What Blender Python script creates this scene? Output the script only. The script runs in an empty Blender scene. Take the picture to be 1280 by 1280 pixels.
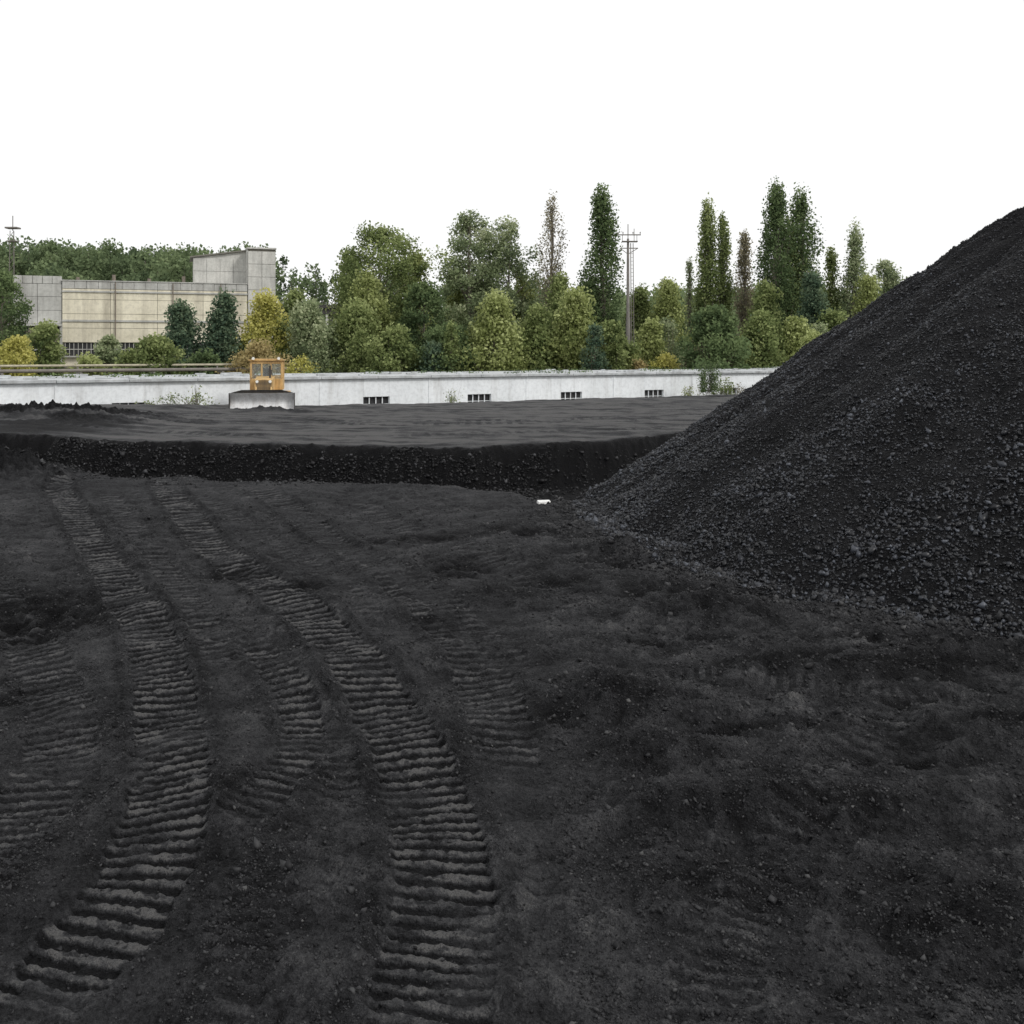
import bpy, math, random
import numpy as np
from mathutils import Vector, Matrix
rng=np.random.default_rng(7); random.seed(7)
S=bpy.context.scene
S.view_settings.view_transform='Standard'; S.view_settings.look='None'; S.view_settings.exposure=0
col=S.collection

# ---------------------------------------------------------------- noise
def _h(ix,iy,s):
    n=(ix.astype(np.int64)*374761393+iy.astype(np.int64)*668265263+s*1442695041)&0xffffffff
    n=((n^(n>>13))*1274126177)&0xffffffff
    n=n^(n>>16)
    return (n&0xffff)/65535.0*2*math.pi
def gn(x,y,s=0):
    a=0.6+s*1.3; c,si=math.cos(a),math.sin(a)
    x,y=x*c-y*si+s*17.3, x*si+y*c-s*9.1
    x0=np.floor(x);y0=np.floor(y);fx=x-x0;fy=y-y0
    u=fx*fx*fx*(fx*(fx*6-15)+10);v=fy*fy*fy*(fy*(fy*6-15)+10)
    def g(i,j):
        t=_h(x0+i,y0+j,s); return np.cos(t)*(fx-i)+np.sin(t)*(fy-j)
    return 1.5*((g(0,0)*(1-u)+g(1,0)*u)*(1-v)+(g(0,1)*(1-u)+g(1,1)*u)*v)
def fbm(x,y,s,o=3):
    r=0;a=1
    for i in range(o):
        r=r+a*gn(x*2**i,y*2**i,s+i); a*=.5
    return r
def cell(x,y,s):
    """nearest jittered point: distance and a per-clod random value"""
    x0=np.floor(x);y0=np.floor(y);best=np.full_like(x,9.);rv=np.zeros_like(x)
    for i in (-1,0,1):
        for j in (-1,0,1):
            h1=_h(x0+i,y0+j,s)/6.2832;h2=_h(x0+i,y0+j,s+57)/6.2832
            d=(x-x0-i-h1)**2+(y-y0-j-h2)**2
            m=d<best;best=np.where(m,d,best);rv=np.where(m,_h(x0+i,y0+j,s+91)/6.2832,rv)
    return np.sqrt(best),rv
def ss(a,b,x):
    t=np.clip((x-a)/(b-a),0,1); return t*t*(3-2*t)

# ---------------------------------------------------------------- tracks
def pitchf(d): return .135+.008*np.maximum(0,d-5)
def mktrack(pts,hw,st,byx=False,pitch=None):
    p=sorted([((a[0],a[1]) if byx else (a[1],a[0])) for a in pts])
    t=np.array([q[0] for q in p]);v=np.array([q[1] for q in p])
    T=np.arange(t[0],t[-1],.05);V=np.interp(T,t,v)
    k=max(3,int(min(24,len(T)/4)))
    for _ in range(2):
        V=np.convolve(np.pad(V,(k,k),mode='reflect',reflect_type='odd'),np.ones(k)/k,'same')[k:-k]
    m=np.gradient(V,T);pp=np.full_like(T,pitch) if pitch else pitchf(T)
    L=np.concatenate([[0],np.cumsum(np.sqrt(1+m[1:]**2)*.05/pp[1:])])
    return (T,V,m,L,hw,st,byx,pp)
TR=[
 mktrack([(-11.9,27),(-11.4,25),(-7.07,17),(-4.6,12.5),(-3.52,10.1),(-2.83,8.33),(-2.46,7.08),(-2.3,6.25),(-2.35,5.59),(-2.6,5.0),(-3.3,3.2)],.30,1.),
 mktrack([(-9.4,27),(-8.7,25),(-5.31,17.7),(-3.23,13.9),(-1.88,11.2),(-1.11,9.24),(-.69,7.87),(-.47,6.85),(-.40,5.9),(-.44,5.06),(-.6,3.2)],.33,1.),
 mktrack([(-6.3,24.5),(-3.7,19.3),(-1.5,14.2),(-.5,11.5),(-.1,9.3),(-.02,8.2)],.3,.7),
 mktrack([(-5.2,22),(-2.6,17),(-.7,13),(.1,10.6)],.26,.5),
 mktrack([(-12.6,22),(-8,15),(-5.7,11.8),(-4.1,9.2),(-3.6,7.6),(-3.4,5)],.3,.65),
 mktrack([(-10.2,25),(-6.1,17),(-4.0,12.8),(-2.9,10.4)],.22,.55),
 mktrack([(-3.1,11.8),(-2.7,10.9),(-2.05,9.66),(-1.72,8.4),(-1.9,7.4),(-2.0,7)],.2,.8),
 mktrack([(-1.6,9.2),(-1.35,8),(-1.25,7)],.16,.5),
 mktrack([(-14,21),(-10,15),(-7.2,11.5),(-5.2,9),(-4.4,7.6)],.28,.45),
 mktrack([(-3.6,23),(-2.2,19.5),(-.2,16),(.9,13.6)],.28,.4),
 mktrack([(-7.7,24),(-5.3,20),(-2.7,15),(-1.6,12.2)],.2,.4),
 mktrack([(-1.7,6.8),(-1.5,5.8),(-1.55,4.8),(-1.8,3.4)],.22,.35),
 mktrack([(.9,4.6),(1.25,6),(2.19,7.6),(3.4,9.2),(4.6,10.2)],.26,.42),
 mktrack([(2.4,4.2),(3.3,5.6),(4.7,7.2)],.26,.38),
 mktrack([(.3,10.1),(1.2,10.45),(2.1,10.4),(3.4,9.9),(4.9,9.6)],.16,.4,True,.12),
 mktrack([(-14,40),(-6,37.5),(2,38.5),(9,43)],.3,.4,True,.4),
 mktrack([(-14,42.3),(-6,39.6),(2,40.5),(9,45)],.3,.4,True,.4),
 mktrack([(-16,34),(-6,32),(2,34.5),(9,39)],.3,.4,True,.4),
]
PITS=[(-6.2,12.9,.9,1.1,.2),(-.9,15.7,.55,.8,.17),(-5.2,10.0,.5,.5,.1),(5.0,12.0,1.3,.25,.14),(3.6,11.3,.9,.2,.12),
 (3.35,8.45,.55,.07,.12),(1.6,16.2,1.0,.25,.16),(.7,14.8,.5,.3,.1),(4.3,10.6,1.0,.3,.12),(-3.1,14.3,.5,.4,.13),(.4,18.5,.8,.4,.1),
 (-1.0,12.6,.35,.3,.08),(1.9,12.0,.8,.25,.1),(2.2,9.1,.6,.18,.08),(-4.4,15.5,.4,.5,.1),(-1.8,18.2,1.1,.35,.08),(4.2,9.6,.9,.12,.1),(.35,9.3,.25,.3,.08),(2.8,14.2,1.2,.3,.1)]
MNDS=[(1.0,9.7,.62,.45,.26),(1.3,8.6,.5,.3,.16),(-1.55,6.0,.28,.8,.06),(-3.3,5.8,.3,1,.06),(3.0,10.6,1.3,.3,.18),(5.0,11.2,1.2,.35,.2),
 (2.6,13.2,.9,.4,.16),(-.2,13.9,.6,.4,.1),(1.9,17,.9,.3,.19),(-14.2,26.8,2.0,1.6,.75),(-8.1,14.0,1.0,.8,.13),(2.0,7.6,1.2,.25,.13),(4.6,8.9,1.1,.3,.15),(1.2,6.6,.9,.35,.1),(2.9,6.0,.8,.4,.1),(-17.5,37.5,4.5,2.2,.42),(-11.2,44.5,2.0,.45,.22)]
WO=(-18.7,48.8);WU=(.861,.508);WN=(-.508,.861)
PC=(12.3,21.0);PR=10.7
def pile_h(x,y):
    dx=x-PC[0];dy=y-PC[1]
    r=np.sqrt(dx*dx+dy*dy+.5);ca=dx/r;sa=dy/r
    R=PR+.28*np.sin(np.arctan2(dy,dx)*3+1)+.28*gn(ca*2.4,sa*2.4,5)+.14*gn(ca*8+r*.05,sa*8,6)
    h=.715*(R-r)-0.005*np.maximum(0,6-r)**2
    return h+.11*gn(x*.7,y*.7,8)+.05*gn(x*2.4,y*2.4,9)
def terrain(x,y):
    x=np.asarray(x,float);y=np.asarray(y,float)
    wd=(x-WO[0])*WN[0]+(y-WO[1])*WN[1]
    near=1-ss(24,30,y)
    base=.12*gn(x/4.2,y/4.2,1)+.09*gn(x/1.4,y/1.3,2)
    right=ss(-.3,1.5,x)
    clod=(.034+.030*right)*fbm(x/.42,y/.42,3,3)
    patch=ss(-.2,.35,gn(x/1.7,y/1.7,21)+.5*gn(x/.5,y/.5,22)+.1+.3*right)
    bill=np.zeros_like(x);cr_=np.zeros_like(x)
    J=np.nonzero(y<31)
    xj=x[J]+.03*gn(x[J]/.08,y[J]/.08,58);yj=y[J]+.03*gn(x[J]/.08,y[J]/.08,59)
    f1,r1=cell(xj/.21,yj/.19,60);f2,r2=cell(xj/.085,yj/.08,63)
    am=.25+.75*patch[J]
    bill[J]=am*(.055*r1*r1*np.clip(1-f1*1.5,0,1)+.030*r2*np.clip(1-f2*1.4,0,1))
    cr_[J]=am*(.16*(r2-.5)+.20*(r1-.5)*r1-.20*ss(.45,.75,f2))  # tone varies per clod and gets darker in the gaps
    fine=.012*gn(x/.045,y/.045,12)+.007*gn(x/.026,y/.026,13)
    dust_shade=.54+.18*gn(x/2.3,y/2.3,31)+.14*gn(x/.5,y/.4,32)
    z=base*near
    ed=np.interp(x,[-30,-14,-8,-1,3,6.4,12,30],[31,29.8,29.2,29.,31.2,34.7,39,44])+.35*gn(x/2.2,y*0+3,4)+.2*gn(x/.6,y*0+1,5)+.08*gn(x/.2,y*0+1,50)
    cr=np.interp(x,[-30,-11,-5,-1,1.5,5],[28.3,27,26.2,24.6,22.3,20.5])+.4*gn(x/1.9,y*0,7)
    plat=np.interp(x,[-30,-16,-12,-5,10],[1.05,.98,.76,.66,.64])
    face=ss(ed-1.3,ed,y)
    pit=-.6*ss(cr,cr+1.8,y)
    pz=plat+.06*gn(x/7,y/1.3,15)+.04*gn(x/2,y/.7,16)+.03*gn(x/.6,y/.5,64)
    z=z+pit*(1-face)+pz*face
    inpit=ss(cr+.3,cr+1.0,y)*(1-ss(ed-.15,ed+.25,y))
    dust_shade=dust_shade*(1-inpit)-.35*inpit  # bank face darkened in the colour to stand in for shade
    z=z+inpit*(.05*gn(x/.3,y/.3,55)+.04*gn(x/.13,y/.15,56))
    onp=ss(ed,ed+.6,y)
    pd=.92+.38*gn(x/6,y/.9,17)+.42*gn(x/1.8,y/.45,18)+.25*gn(x/.6,y/.4,65)
    lf=ss(-11.5,-15.5,x)*(1-ss(38,43,y))
    pd=pd-1.05*lf*ss(-.3,.1,gn(x/4,y/1.2,19)+.15)
    dust_shade=dust_shade*(1-onp)+pd*onp
    tz=np.zeros_like(z);soft=np.zeros_like(z)
    for (T,V,m,L,hw,st,byx,pp) in TR:
        A,B=(x,y) if byx else (y,x)
        c=np.interp(A,T,V)
        I=np.nonzero((np.abs(B-c)<(hw+.5)*2.2)&(A>T[0]-.1)&(A<T[-1]+.1))
        if len(I[0])==0: continue
        a=A[I];b=B[I];c=c[I];xx=x[I];yy=y[I]
        mm=np.interp(a,T,m);l0=np.interp(a,T,L);pi_=np.interp(a,T,pp)
        cs=1/np.sqrt(1+mm*mm);l=(b-c)*cs
        ends=ss(T[0]-.05,T[0]+.7,a)*(1-ss(T[-1]-.7,T[-1]+.05,a))
        if T[0]<4 and not byx: ends=(1-ss(T[-1]-.7,T[-1],a))
        e=np.abs(l)+.045*gn(xx/.25,yy/.25,23)+.03*gn(xx/.06,yy/.06,29)
        msk=(1-ss(hw-.03,hw+.015,e))*ends
        brk=st*(.40+.60*ss(-.4,.1,gn(xx/.8,yy/.8,24)+.35*gn(xx/.2,yy/.2,25)+.3*(st-.45)))
        ph=l0+((b-c)*mm*cs+.009*gn(xx/.3,yy/.3,26)+.004*gn(xx/.05,yy/.05,30))/pi_
        fr=ph-np.floor(ph)
        wv=.50+.14*gn(xx/.3,yy/.12,37)
        bar=ss(.0,.09,fr)*(1-ss(wv,wv+.09,fr))
        bar=bar*(.55+.45*ss(-.45,-.05,gn(xx/.11,yy/.07,34)+.4*gn(xx/.04,yy/.04,38)))
        tz[I]=tz[I]*(1-msk*st)+msk*brk*(-.038+.026*bar+.009*gn(xx/.05,yy/.05,36))
        soft[I]=np.maximum(soft[I],msk*brk)
        berm=np.exp(-((np.abs(l)-hw-.09)/.07)**2)*ends*st
        tz[I]+=.040*berm*(.5+1.2*gn(xx/.18,yy/.18,27))
        d0=dust_shade[I]
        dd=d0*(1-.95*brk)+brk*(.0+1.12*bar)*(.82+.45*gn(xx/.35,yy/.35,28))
        dust_shade[I]=d0*(1-msk)+dd*msk-.18*berm
    z=z+tz+(clod*(1-.75*soft)+bill*(1-.93*soft)+fine*(1-.3*soft))*(near*.9+.1)
    dust_shade=dust_shade+(cr_+.22*clod/.05)*(1-.85*soft)*near*(1-inpit)
    for (px,py,rx,ry,dp) in PITS:
        g=np.exp(-(((x-px)/rx)**2+((y-py)/ry)**2)**1.3)
        J=np.nonzero(g>.01);g=g[J]
        g=g*(.75+.9*gn(x[J]/.3,y[J]/.3,41)+.3*gn(x[J]/.1,y[J]/.1,53))
        z[J]-=dp*.8*g;dust_shade[J]-=.75*np.clip(g,0,1)  # hollows are lowered and coloured darker
    for (px,py,rx,ry,hh) in MNDS:
        g=np.exp(-(((x-px)/rx)**2+((y-py)/ry)**2))
        J=np.nonzero(g>.01);g=g[J]
        z[J]+=hh*g*(1+.45*gn(x[J]/.2,y[J]/.2,42)+.35*gn(x[J]/.5,y[J]/.5,43)+.15*gn(x[J]/.08,y[J]/.08,54))
        dust_shade[J]-=.3*g
    dr=ss(-3.2,-.9,wd)
    z=z*(1-dr)+(-.1+.05*gn(x,y,44))*dr
    zone=ss(-1.6,-.4,wd)
    hl=ss(150,270,y)*np.interp(x,[-150,-70,-20,40,150],[19,17,10,8,8])
    z=z+zone*(.5+.25*gn(x/9,y/9,45)*zone+hl)*ss(-.4,3,wd)
    h=pile_h(x,y)
    k=.10;d=h-z
    w=ss(-k,k,d)
    onpile=ss(-.05,.1,d)
    z=np.where(d>k,h,np.where(d<-k,z,z+w*np.maximum(d,0)+.02*w))
    dust_shade=dust_shade*(1-onpile)+(.16+.16*gn(x/1.1,y/1.1,46)+.12*gn(x/.12,y/.12,47))*onpile
    z=z+onpile*(.022*gn(x/.10,y/.10,48)+.016*gn(x/.045,y/.045,49))
    return z,np.clip(dust_shade,-.4,1.15),zone
def tz1(x,y):
    return float(terrain(np.array([x]),np.array([y]))[0][0])

# ---------------------------------------------------------------- mesh helpers
def mesh_np(name,V,F,mats=None,attrs=None,parent=None,smooth=False,mi=None):
    V=np.asarray(V,np.float32);F=np.asarray(F,np.int32)
    n=F.shape[1];me=bpy.data.meshes.new(name)
    me.vertices.add(len(V));me.vertices.foreach_set('co',V.ravel())
    me.loops.add(F.size);me.loops.foreach_set('vertex_index',F.ravel())
    me.polygons.add(len(F));me.polygons.foreach_set('loop_start',np.arange(0,F.size,n,dtype=np.int32))
    me.polygons.foreach_set('loop_total',np.full(len(F),n,np.int32))
    if smooth: me.polygons.foreach_set('use_smooth',np.ones(len(F),bool))
    for m in (mats or []): me.materials.append(m)
    if mi is not None: me.polygons.foreach_set('material_index',np.asarray(mi,np.int32))
    me.update(calc_edges=True)
    for an,(dom,arr) in (attrs or {}).items():
        a=me.attributes.new(an,'FLOAT',dom);a.data.foreach_set('value',np.asarray(arr,np.float32))
    o=bpy.data.objects.new(name,me);col.objects.link(o)
    if parent: o.parent=parent
    return o
def empty(name,loc=(0,0,0),rz=0):
    o=bpy.data.objects.new(name,None);o.location=loc;o.rotation_euler=(0,0,rz);col.objects.link(o);return o
class MB:
    """collects boxes / cylinders / prisms into one mesh"""
    def __init__(s): s.v=[];s.f=[];s.m=[]
    def add(s,vs,fs,m=0):
        o=len(s.v);s.v+= [tuple(v) for v in vs];s.f+=[tuple(i+o for i in f) for f in fs];s.m+=[m]*len(fs)
    def box(s,x0,x1,y0,y1,z0,z1,m=0):
        s.add([(x0,y0,z0),(x1,y0,z0),(x1,y1,z0),(x0,y1,z0),(x0,y0,z1),(x1,y0,z1),(x1,y1,z1),(x0,y1,z1)],
         [(0,3,2,1),(4,5,6,7),(0,1,5,4),(1,2,6,5),(2,3,7,6),(3,0,4,7)],m)
    def prism(s,prof,x0,x1,m=0):
        n=len(prof)
        s.add([(x0,a,b) for a,b in prof]+[(x1,a,b) for a,b in prof],
          [tuple(range(n))[::-1],tuple(range(n,2*n))]+[(i,(i+1)%n,n+(i+1)%n,n+i) for i in range(n)],m)
    def cyl(s,p,q,r0,r1=None,n=10,m=0):
        r1=r0 if r1 is None else r1
        p=Vector(p);q=Vector(q);d=(q-p).normalized()
        a=d.orthogonal().normalized();b=d.cross(a)
        vs=[p+(a*math.cos(t)+b*math.sin(t))*r0 for t in [2*math.pi*i/n for i in range(n)]]
        vs+=[q+(a*math.cos(t)+b*math.sin(t))*r1 for t in [2*math.pi*i/n for i in range(n)]]
        s.add(vs,[tuple(range(n))[::-1],tuple(range(n,2*n))]+[(i,(i+1)%n,n+(i+1)%n,n+i) for i in range(n)],m)
    def obj(s,name,mats,parent=None,bevel=0,loc=None,rz=0):
        me=bpy.data.meshes.new(name);me.from_pydata(s.v,[],s.f)
        for m in mats: me.materials.append(m)
        me.polygons.foreach_set('material_index',s.m);me.update()
        o=bpy.data.objects.new(name,me);col.objects.link(o)
        if parent:o.parent=parent
        if loc:o.location=loc
        o.rotation_euler=(0,0,rz)
        if bevel:
            b=o.modifiers.new('b','BEVEL');b.width=bevel;b.segments=2;b.limit_method='ANGLE'
        return o

# ---------------------------------------------------------------- materials
def newmat(name):
    m=bpy.data.materials.new(name);m.use_nodes=True
    nt=m.node_tree;return m,nt,nt.nodes['Principled BSDF']
def nd(nt,t,**k):
    n=nt.nodes.new(t)
    for a,b in k.items(): setattr(n,a,b)
    return n
def ramp(nt,stops,fac):
    r=nd(nt,'ShaderNodeValToRGB');e=r.color_ramp.elements
    while len(e)<len(stops): e.new(.5)
    for i,(p,c) in enumerate(stops): e[i].position=p;e[i].color=(*c,1)
    nt.links.new(fac,r.inputs[0]);return r
def noise(nt,scale,detail=4,rough=.6,vec=None):
    n=nd(nt,'ShaderNodeTexNoise');n.inputs['Scale'].default_value=scale;n.inputs['Detail'].default_value=detail;n.inputs['Roughness'].default_value=rough
    if vec: nt.links.new(vec,n.inputs['Vector'])
    return n
def mth(nt,op,a,b):
    n=nd(nt,'ShaderNodeMath',operation=op)
    for i,v in enumerate((a,b)):
        if isinstance(v,(int,float)): n.inputs[i].default_value=v
        else: nt.links.new(v,n.inputs[i])
    return n.outputs[0]
def mixc(nt,f,a,b,bt='MIX'):
    n=nd(nt,'ShaderNodeMix',data_type='RGBA',blend_type=bt)
    for i,v in ((0,f),(6,a),(7,b)):
        if isinstance(v,(int,float)): n.inputs[i].default_value=v
        elif isinstance(v,tuple): n.inputs[i].default_value=(*v,1)
        else: nt.links.new(v,n.inputs[i])
    return n.outputs[2]
def ground_mat():
    m,nt,p=newmat('coal_ground')
    g=nd(nt,'ShaderNodeNewGeometry').outputs['Position']
    a=nd(nt,'ShaderNodeAttribute',attribute_name='dust_shade').outputs['Fac']
    zn=nd(nt,'ShaderNodeAttribute',attribute_name='zone').outputs['Fac']
    n1=noise(nt,9,8,.75,g);n2=noise(nt,45,4,.7,g);n5=noise(nt,130,3,.6,g)
    f=mth(nt,'ADD',a,mth(nt,'MULTIPLY',mth(nt,'SUBTRACT',n1.outputs[0],.5),.85))
    f=mth(nt,'ADD',f,mth(nt,'MULTIPLY',mth(nt,'SUBTRACT',n2.outputs[0],.5),1.05))
    f=mth(nt,'ADD',f,mth(nt,'MULTIPLY',mth(nt,'SUBTRACT',n5.outputs[0],.5),.6))
    r=ramp(nt,[(0,(.006,.006,.0070)),(.25,(.016,.0163,.018)),(.55,(.040,.0405,.0435)),(.85,(.088,.0885,.092)),(1,(.142,.140,.139))],f)
    n3=noise(nt,.6,5,.6,g)
    gr=ramp(nt,[(.3,(.05,.07,.02)),(.6,(.13,.12,.07))],n3.outputs[0])
    c=mixc(nt,zn,r.outputs[0],gr.outputs[0])
    nt.links.new(c,p.inputs['Base Color'])
    p.inputs['Roughness'].default_value=.75;p.inputs['Specular IOR Level'].default_value=.15
    v=nd(nt,'ShaderNodeTexVoronoi');v.inputs['Scale'].default_value=26;nt.links.new(g,v.inputs['Vector'])
    v2=nd(nt,'ShaderNodeTexVoronoi');v2.inputs['Scale'].default_value=70;nt.links.new(g,v2.inputs['Vector'])
    hsum=mth(nt,'ADD',mth(nt,'MULTIPLY',v.outputs['Distance'],-1.0),mth(nt,'MULTIPLY',v2.outputs['Distance'],-.8))
    hsum=mth(nt,'ADD',hsum,mth(nt,'MULTIPLY',n1.outputs[0],1.4))
    hsum=mth(nt,'ADD',hsum,mth(nt,'MULTIPLY',n2.outputs[0],.8))
    hsum=mth(nt,'ADD',hsum,mth(nt,'MULTIPLY',n5.outputs[0],.45))
    b=nd(nt,'ShaderNodeBump');b.inputs['Strength'].default_value=1;b.inputs['Distance'].default_value=.055
    nt.links.new(hsum,b.inputs['Height']);nt.links.new(b.outputs[0],p.inputs['Normal'])
    return m
def lump_mat(name,stops,rough=.45,spec=.45):
    m,nt,p=newmat(name)
    a=nd(nt,'ShaderNodeAttribute',attribute_name='tint').outputs['Fac']
    r=ramp(nt,stops,a);nt.links.new(r.outputs[0],p.inputs['Base Color'])
    p.inputs['Roughness'].default_value=rough;p.inputs['Specular IOR Level'].default_value=spec
    return m
def weathered(name,c0,c1,scale=1.,streak=.5,rough=.85,dirt=(.12,.11,.10),lo=.45,hi=.7):
    m,nt,p=newmat(name)
    tc=nd(nt,'ShaderNodeTexCoord').outputs['Object']
    n=noise(nt,scale,6,.65,tc);r=ramp(nt,[(.3,c0),(.7,c1)],n.outputs[0])
    mp=nd(nt,'ShaderNodeMapping');mp.inputs['Scale'].default_value=(2.2*scale,2.2*scale,.22*scale);nt.links.new(tc,mp.inputs[0])
    s=noise(nt,1,6,.7,mp.outputs[0]);sr=ramp(nt,[(lo,(0,0,0)),(hi,(1,1,1))],s.outputs[0])
    c=mixc(nt,mth(nt,'MULTIPLY',sr.outputs[0],streak),r.outputs[0],dirt)
    n4=noise(nt,scale*9,4,.7,tc)
    c=mixc(nt,.3,c,ramp(nt,[(.35,(.5,.5,.5)),(.55,(1,1,1))],n4.outputs[0]).outputs[0],'MULTIPLY')
    nt.links.new(c,p.inputs['Base Color']);p.inputs['Roughness'].default_value=rough
    b=nd(nt,'ShaderNodeBump');b.inputs['Strength'].default_value=.3;b.inputs['Distance'].default_value=.02
    nt.links.new(n4.outputs[0],b.inputs['Height']);nt.links.new(b.outputs[0],p.inputs['Normal'])
    return m
def leafmat(name,dark,mid,light):
    k=1.25
    dark,mid,light=[tuple(min(.8,c*k) for c in q) for q in (dark,mid,light)]
    m=bpy.data.materials.new(name);m.use_nodes=True;nt=m.node_tree;nt.nodes.clear()
    a=nd(nt,'ShaderNodeAttribute',attribute_name='tint').outputs['Fac']
    r=ramp(nt,[(0,dark),(.5,mid),(1,light)],a)
    d=nd(nt,'ShaderNodeBsdfDiffuse');t=nd(nt,'ShaderNodeBsdfTranslucent')
    nt.links.new(r.outputs[0],d.inputs[0]);nt.links.new(r.outputs[0],t.inputs[0])
    mx=nd(nt,'ShaderNodeMixShader');mx.inputs[0].default_value=.4
    nt.links.new(d.outputs[0],mx.inputs[1]);nt.links.new(t.outputs[0],mx.inputs[2])
    o=nd(nt,'ShaderNodeOutputMaterial');nt.links.new(mx.outputs[0],o.inputs[0]);return m
LM={
 'dark':leafmat('leaf_dark',(.045,.068,.035),(.095,.135,.062),(.17,.22,.10)),
 'green':leafmat('leaf_green',(.065,.09,.038),(.165,.205,.08),(.29,.33,.145)),
 'light':leafmat('leaf_light',(.095,.118,.042),(.235,.27,.10),(.38,.415,.19)),
 'grey':leafmat('leaf_greygreen',(.085,.11,.065),(.20,.245,.13),(.37,.40,.25)),
 'yellow':leafmat('leaf_yellow',(.16,.165,.04),(.36,.35,.10),(.52,.49,.18)),
 'orange':leafmat('leaf_orange',(.15,.125,.06),(.31,.25,.12),(.42,.35,.18)),
 'brown':leafmat('leaf_brown',(.10,.095,.065),(.22,.20,.14),(.33,.30,.20)),
 'blue':leafmat('leaf_bluegreen',(.035,.06,.043),(.08,.122,.08),(.15,.195,.12)),
 'forest':leafmat('leaf_forest',(.06,.085,.05),(.125,.165,.085),(.20,.25,.13)),
}
bark=weathered('bark',(.12,.105,.085),(.24,.21,.17),2,.5)
conc=weathered('concrete',(.46,.46,.43),(.64,.63,.59),.5,.4)
poleconc=weathered('pole_concrete',(.16,.15,.14),(.28,.26,.24),1.5,.5)
white=weathered('whitewash',(.74,.77,.79),(.88,.91,.93),.5,.45,.8,(.34,.33,.31),.50,.72)
roofm=weathered('roof_slab',(.36,.38,.39),(.60,.62,.63),.8,.5)
cream=weathered('cream_panels',(.62,.58,.45),(.82,.77,.62),.28,.55,.85,(.25,.22,.17),.42,.7)
greyp=weathered('grey_panels',(.38,.38,.36),(.56,.56,.53),.28,.6,.85,(.16,.155,.14),.42,.7)
joint=weathered('panel_joints',(.14,.13,.11),(.22,.21,.18),1,.2)
dark=weathered('dark_void',(.015,.016,.018),(.03,.03,.032),1,.2)
rust=weathered('rusty_steel',(.13,.11,.09),(.24,.20,.16),1.5,.4,.8)
steelg=weathered('grey_steel',(.13,.115,.10),(.22,.20,.18),1.5,.4,.6)
yel=weathered('faded_pipe_paint',(.36,.33,.24),(.50,.46,.34),1.5,.5,.7)
orange=weathered('orange_paint',(.55,.34,.12),(.72,.49,.21),2.5,.6,.6,(.16,.11,.06),.40,.66)
bladem=weathered('worn_blade_steel',(.66,.67,.68),(.88,.88,.88),2.2,.5,.4,(.34,.31,.28),.42,.68)
blackm=weathered('black_steel',(.02,.02,.02),(.05,.045,.04),3,.4,.6)
gl,nt,p=newmat('cab_glass');p.inputs['Base Color'].default_value=(.75,.8,.8,1);p.inputs['Transmission Weight'].default_value=.9;p.inputs['Roughness'].default_value=.05;p.inputs['IOR'].default_value=1.1
lampm,nt,p=newmat('lamp_glass');p.inputs['Base Color'].default_value=(.8,.8,.75,1);p.inputs['Roughness'].default_value=.15
foam,nt,p=newmat('foam_white')
nn=noise(nt,12,4);nt.links.new(ramp(nt,[(.3,(.55,.55,.52)),(.6,(.85,.85,.84))],nn.outputs[0]).outputs[0],p.inputs['Base Color'])
gmat=ground_mat()
lumpm=lump_mat('coal_lumps',[(0,(.005,.0055,.007)),(.45,(.017,.0185,.0225)),(.8,(.051,.056,.068)),(1,(.095,.104,.122))],.42,.4)
lumpb=lump_mat('coal_bank_lumps',[(0,(.004,.004,.005)),(.55,(.014,.014,.015)),(1,(.07,.071,.076))],.5,.3)  # shade of the bank face put into a darker coal colour
lumpd=lump_mat('coal_lumps_dull',[(0,(.008,.008,.009)),(.4,(.023,.0233,.025)),(.8,(.052,.0522,.054)),(1,(.088,.087,.086))],.6,.22)

# ---------------------------------------------------------------- ground sheet
Y=np.concatenate([np.geomspace(2.8,30,1200)[:-1],np.geomspace(30,75,240)[:-1],np.geomspace(75,900,60)])
core=np.linspace(-1,1,1120)
e=np.linspace(0,1,36)[1:]**1.3
hw=.53*Y+.6
XX=np.concatenate([-(hw[:,None]+e[::-1][None,:]*(.5*Y+22)[:,None]),core[None,:]*hw[:,None],hw[:,None]+e[None,:]*(.5*Y+22)[:,None]],axis=1)
YY=np.repeat(Y[:,None],XX.shape[1],1)
nr,nc=XX.shape
Z,D,ZN=terrain(XX.ravel(),YY.ravel())
idx=np.arange(nr*nc).reshape(nr,nc)
F=np.stack([idx[:-1,:-1],idx[:-1,1:],idx[1:,1:],idx[1:,:-1]],-1).reshape(-1,4)
mesh_np('ground',np.stack([XX.ravel(),YY.ravel(),Z],-1),F,[gmat],{'dust_shade':('POINT',D),'zone':('POINT',ZN)},smooth=True)

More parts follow.
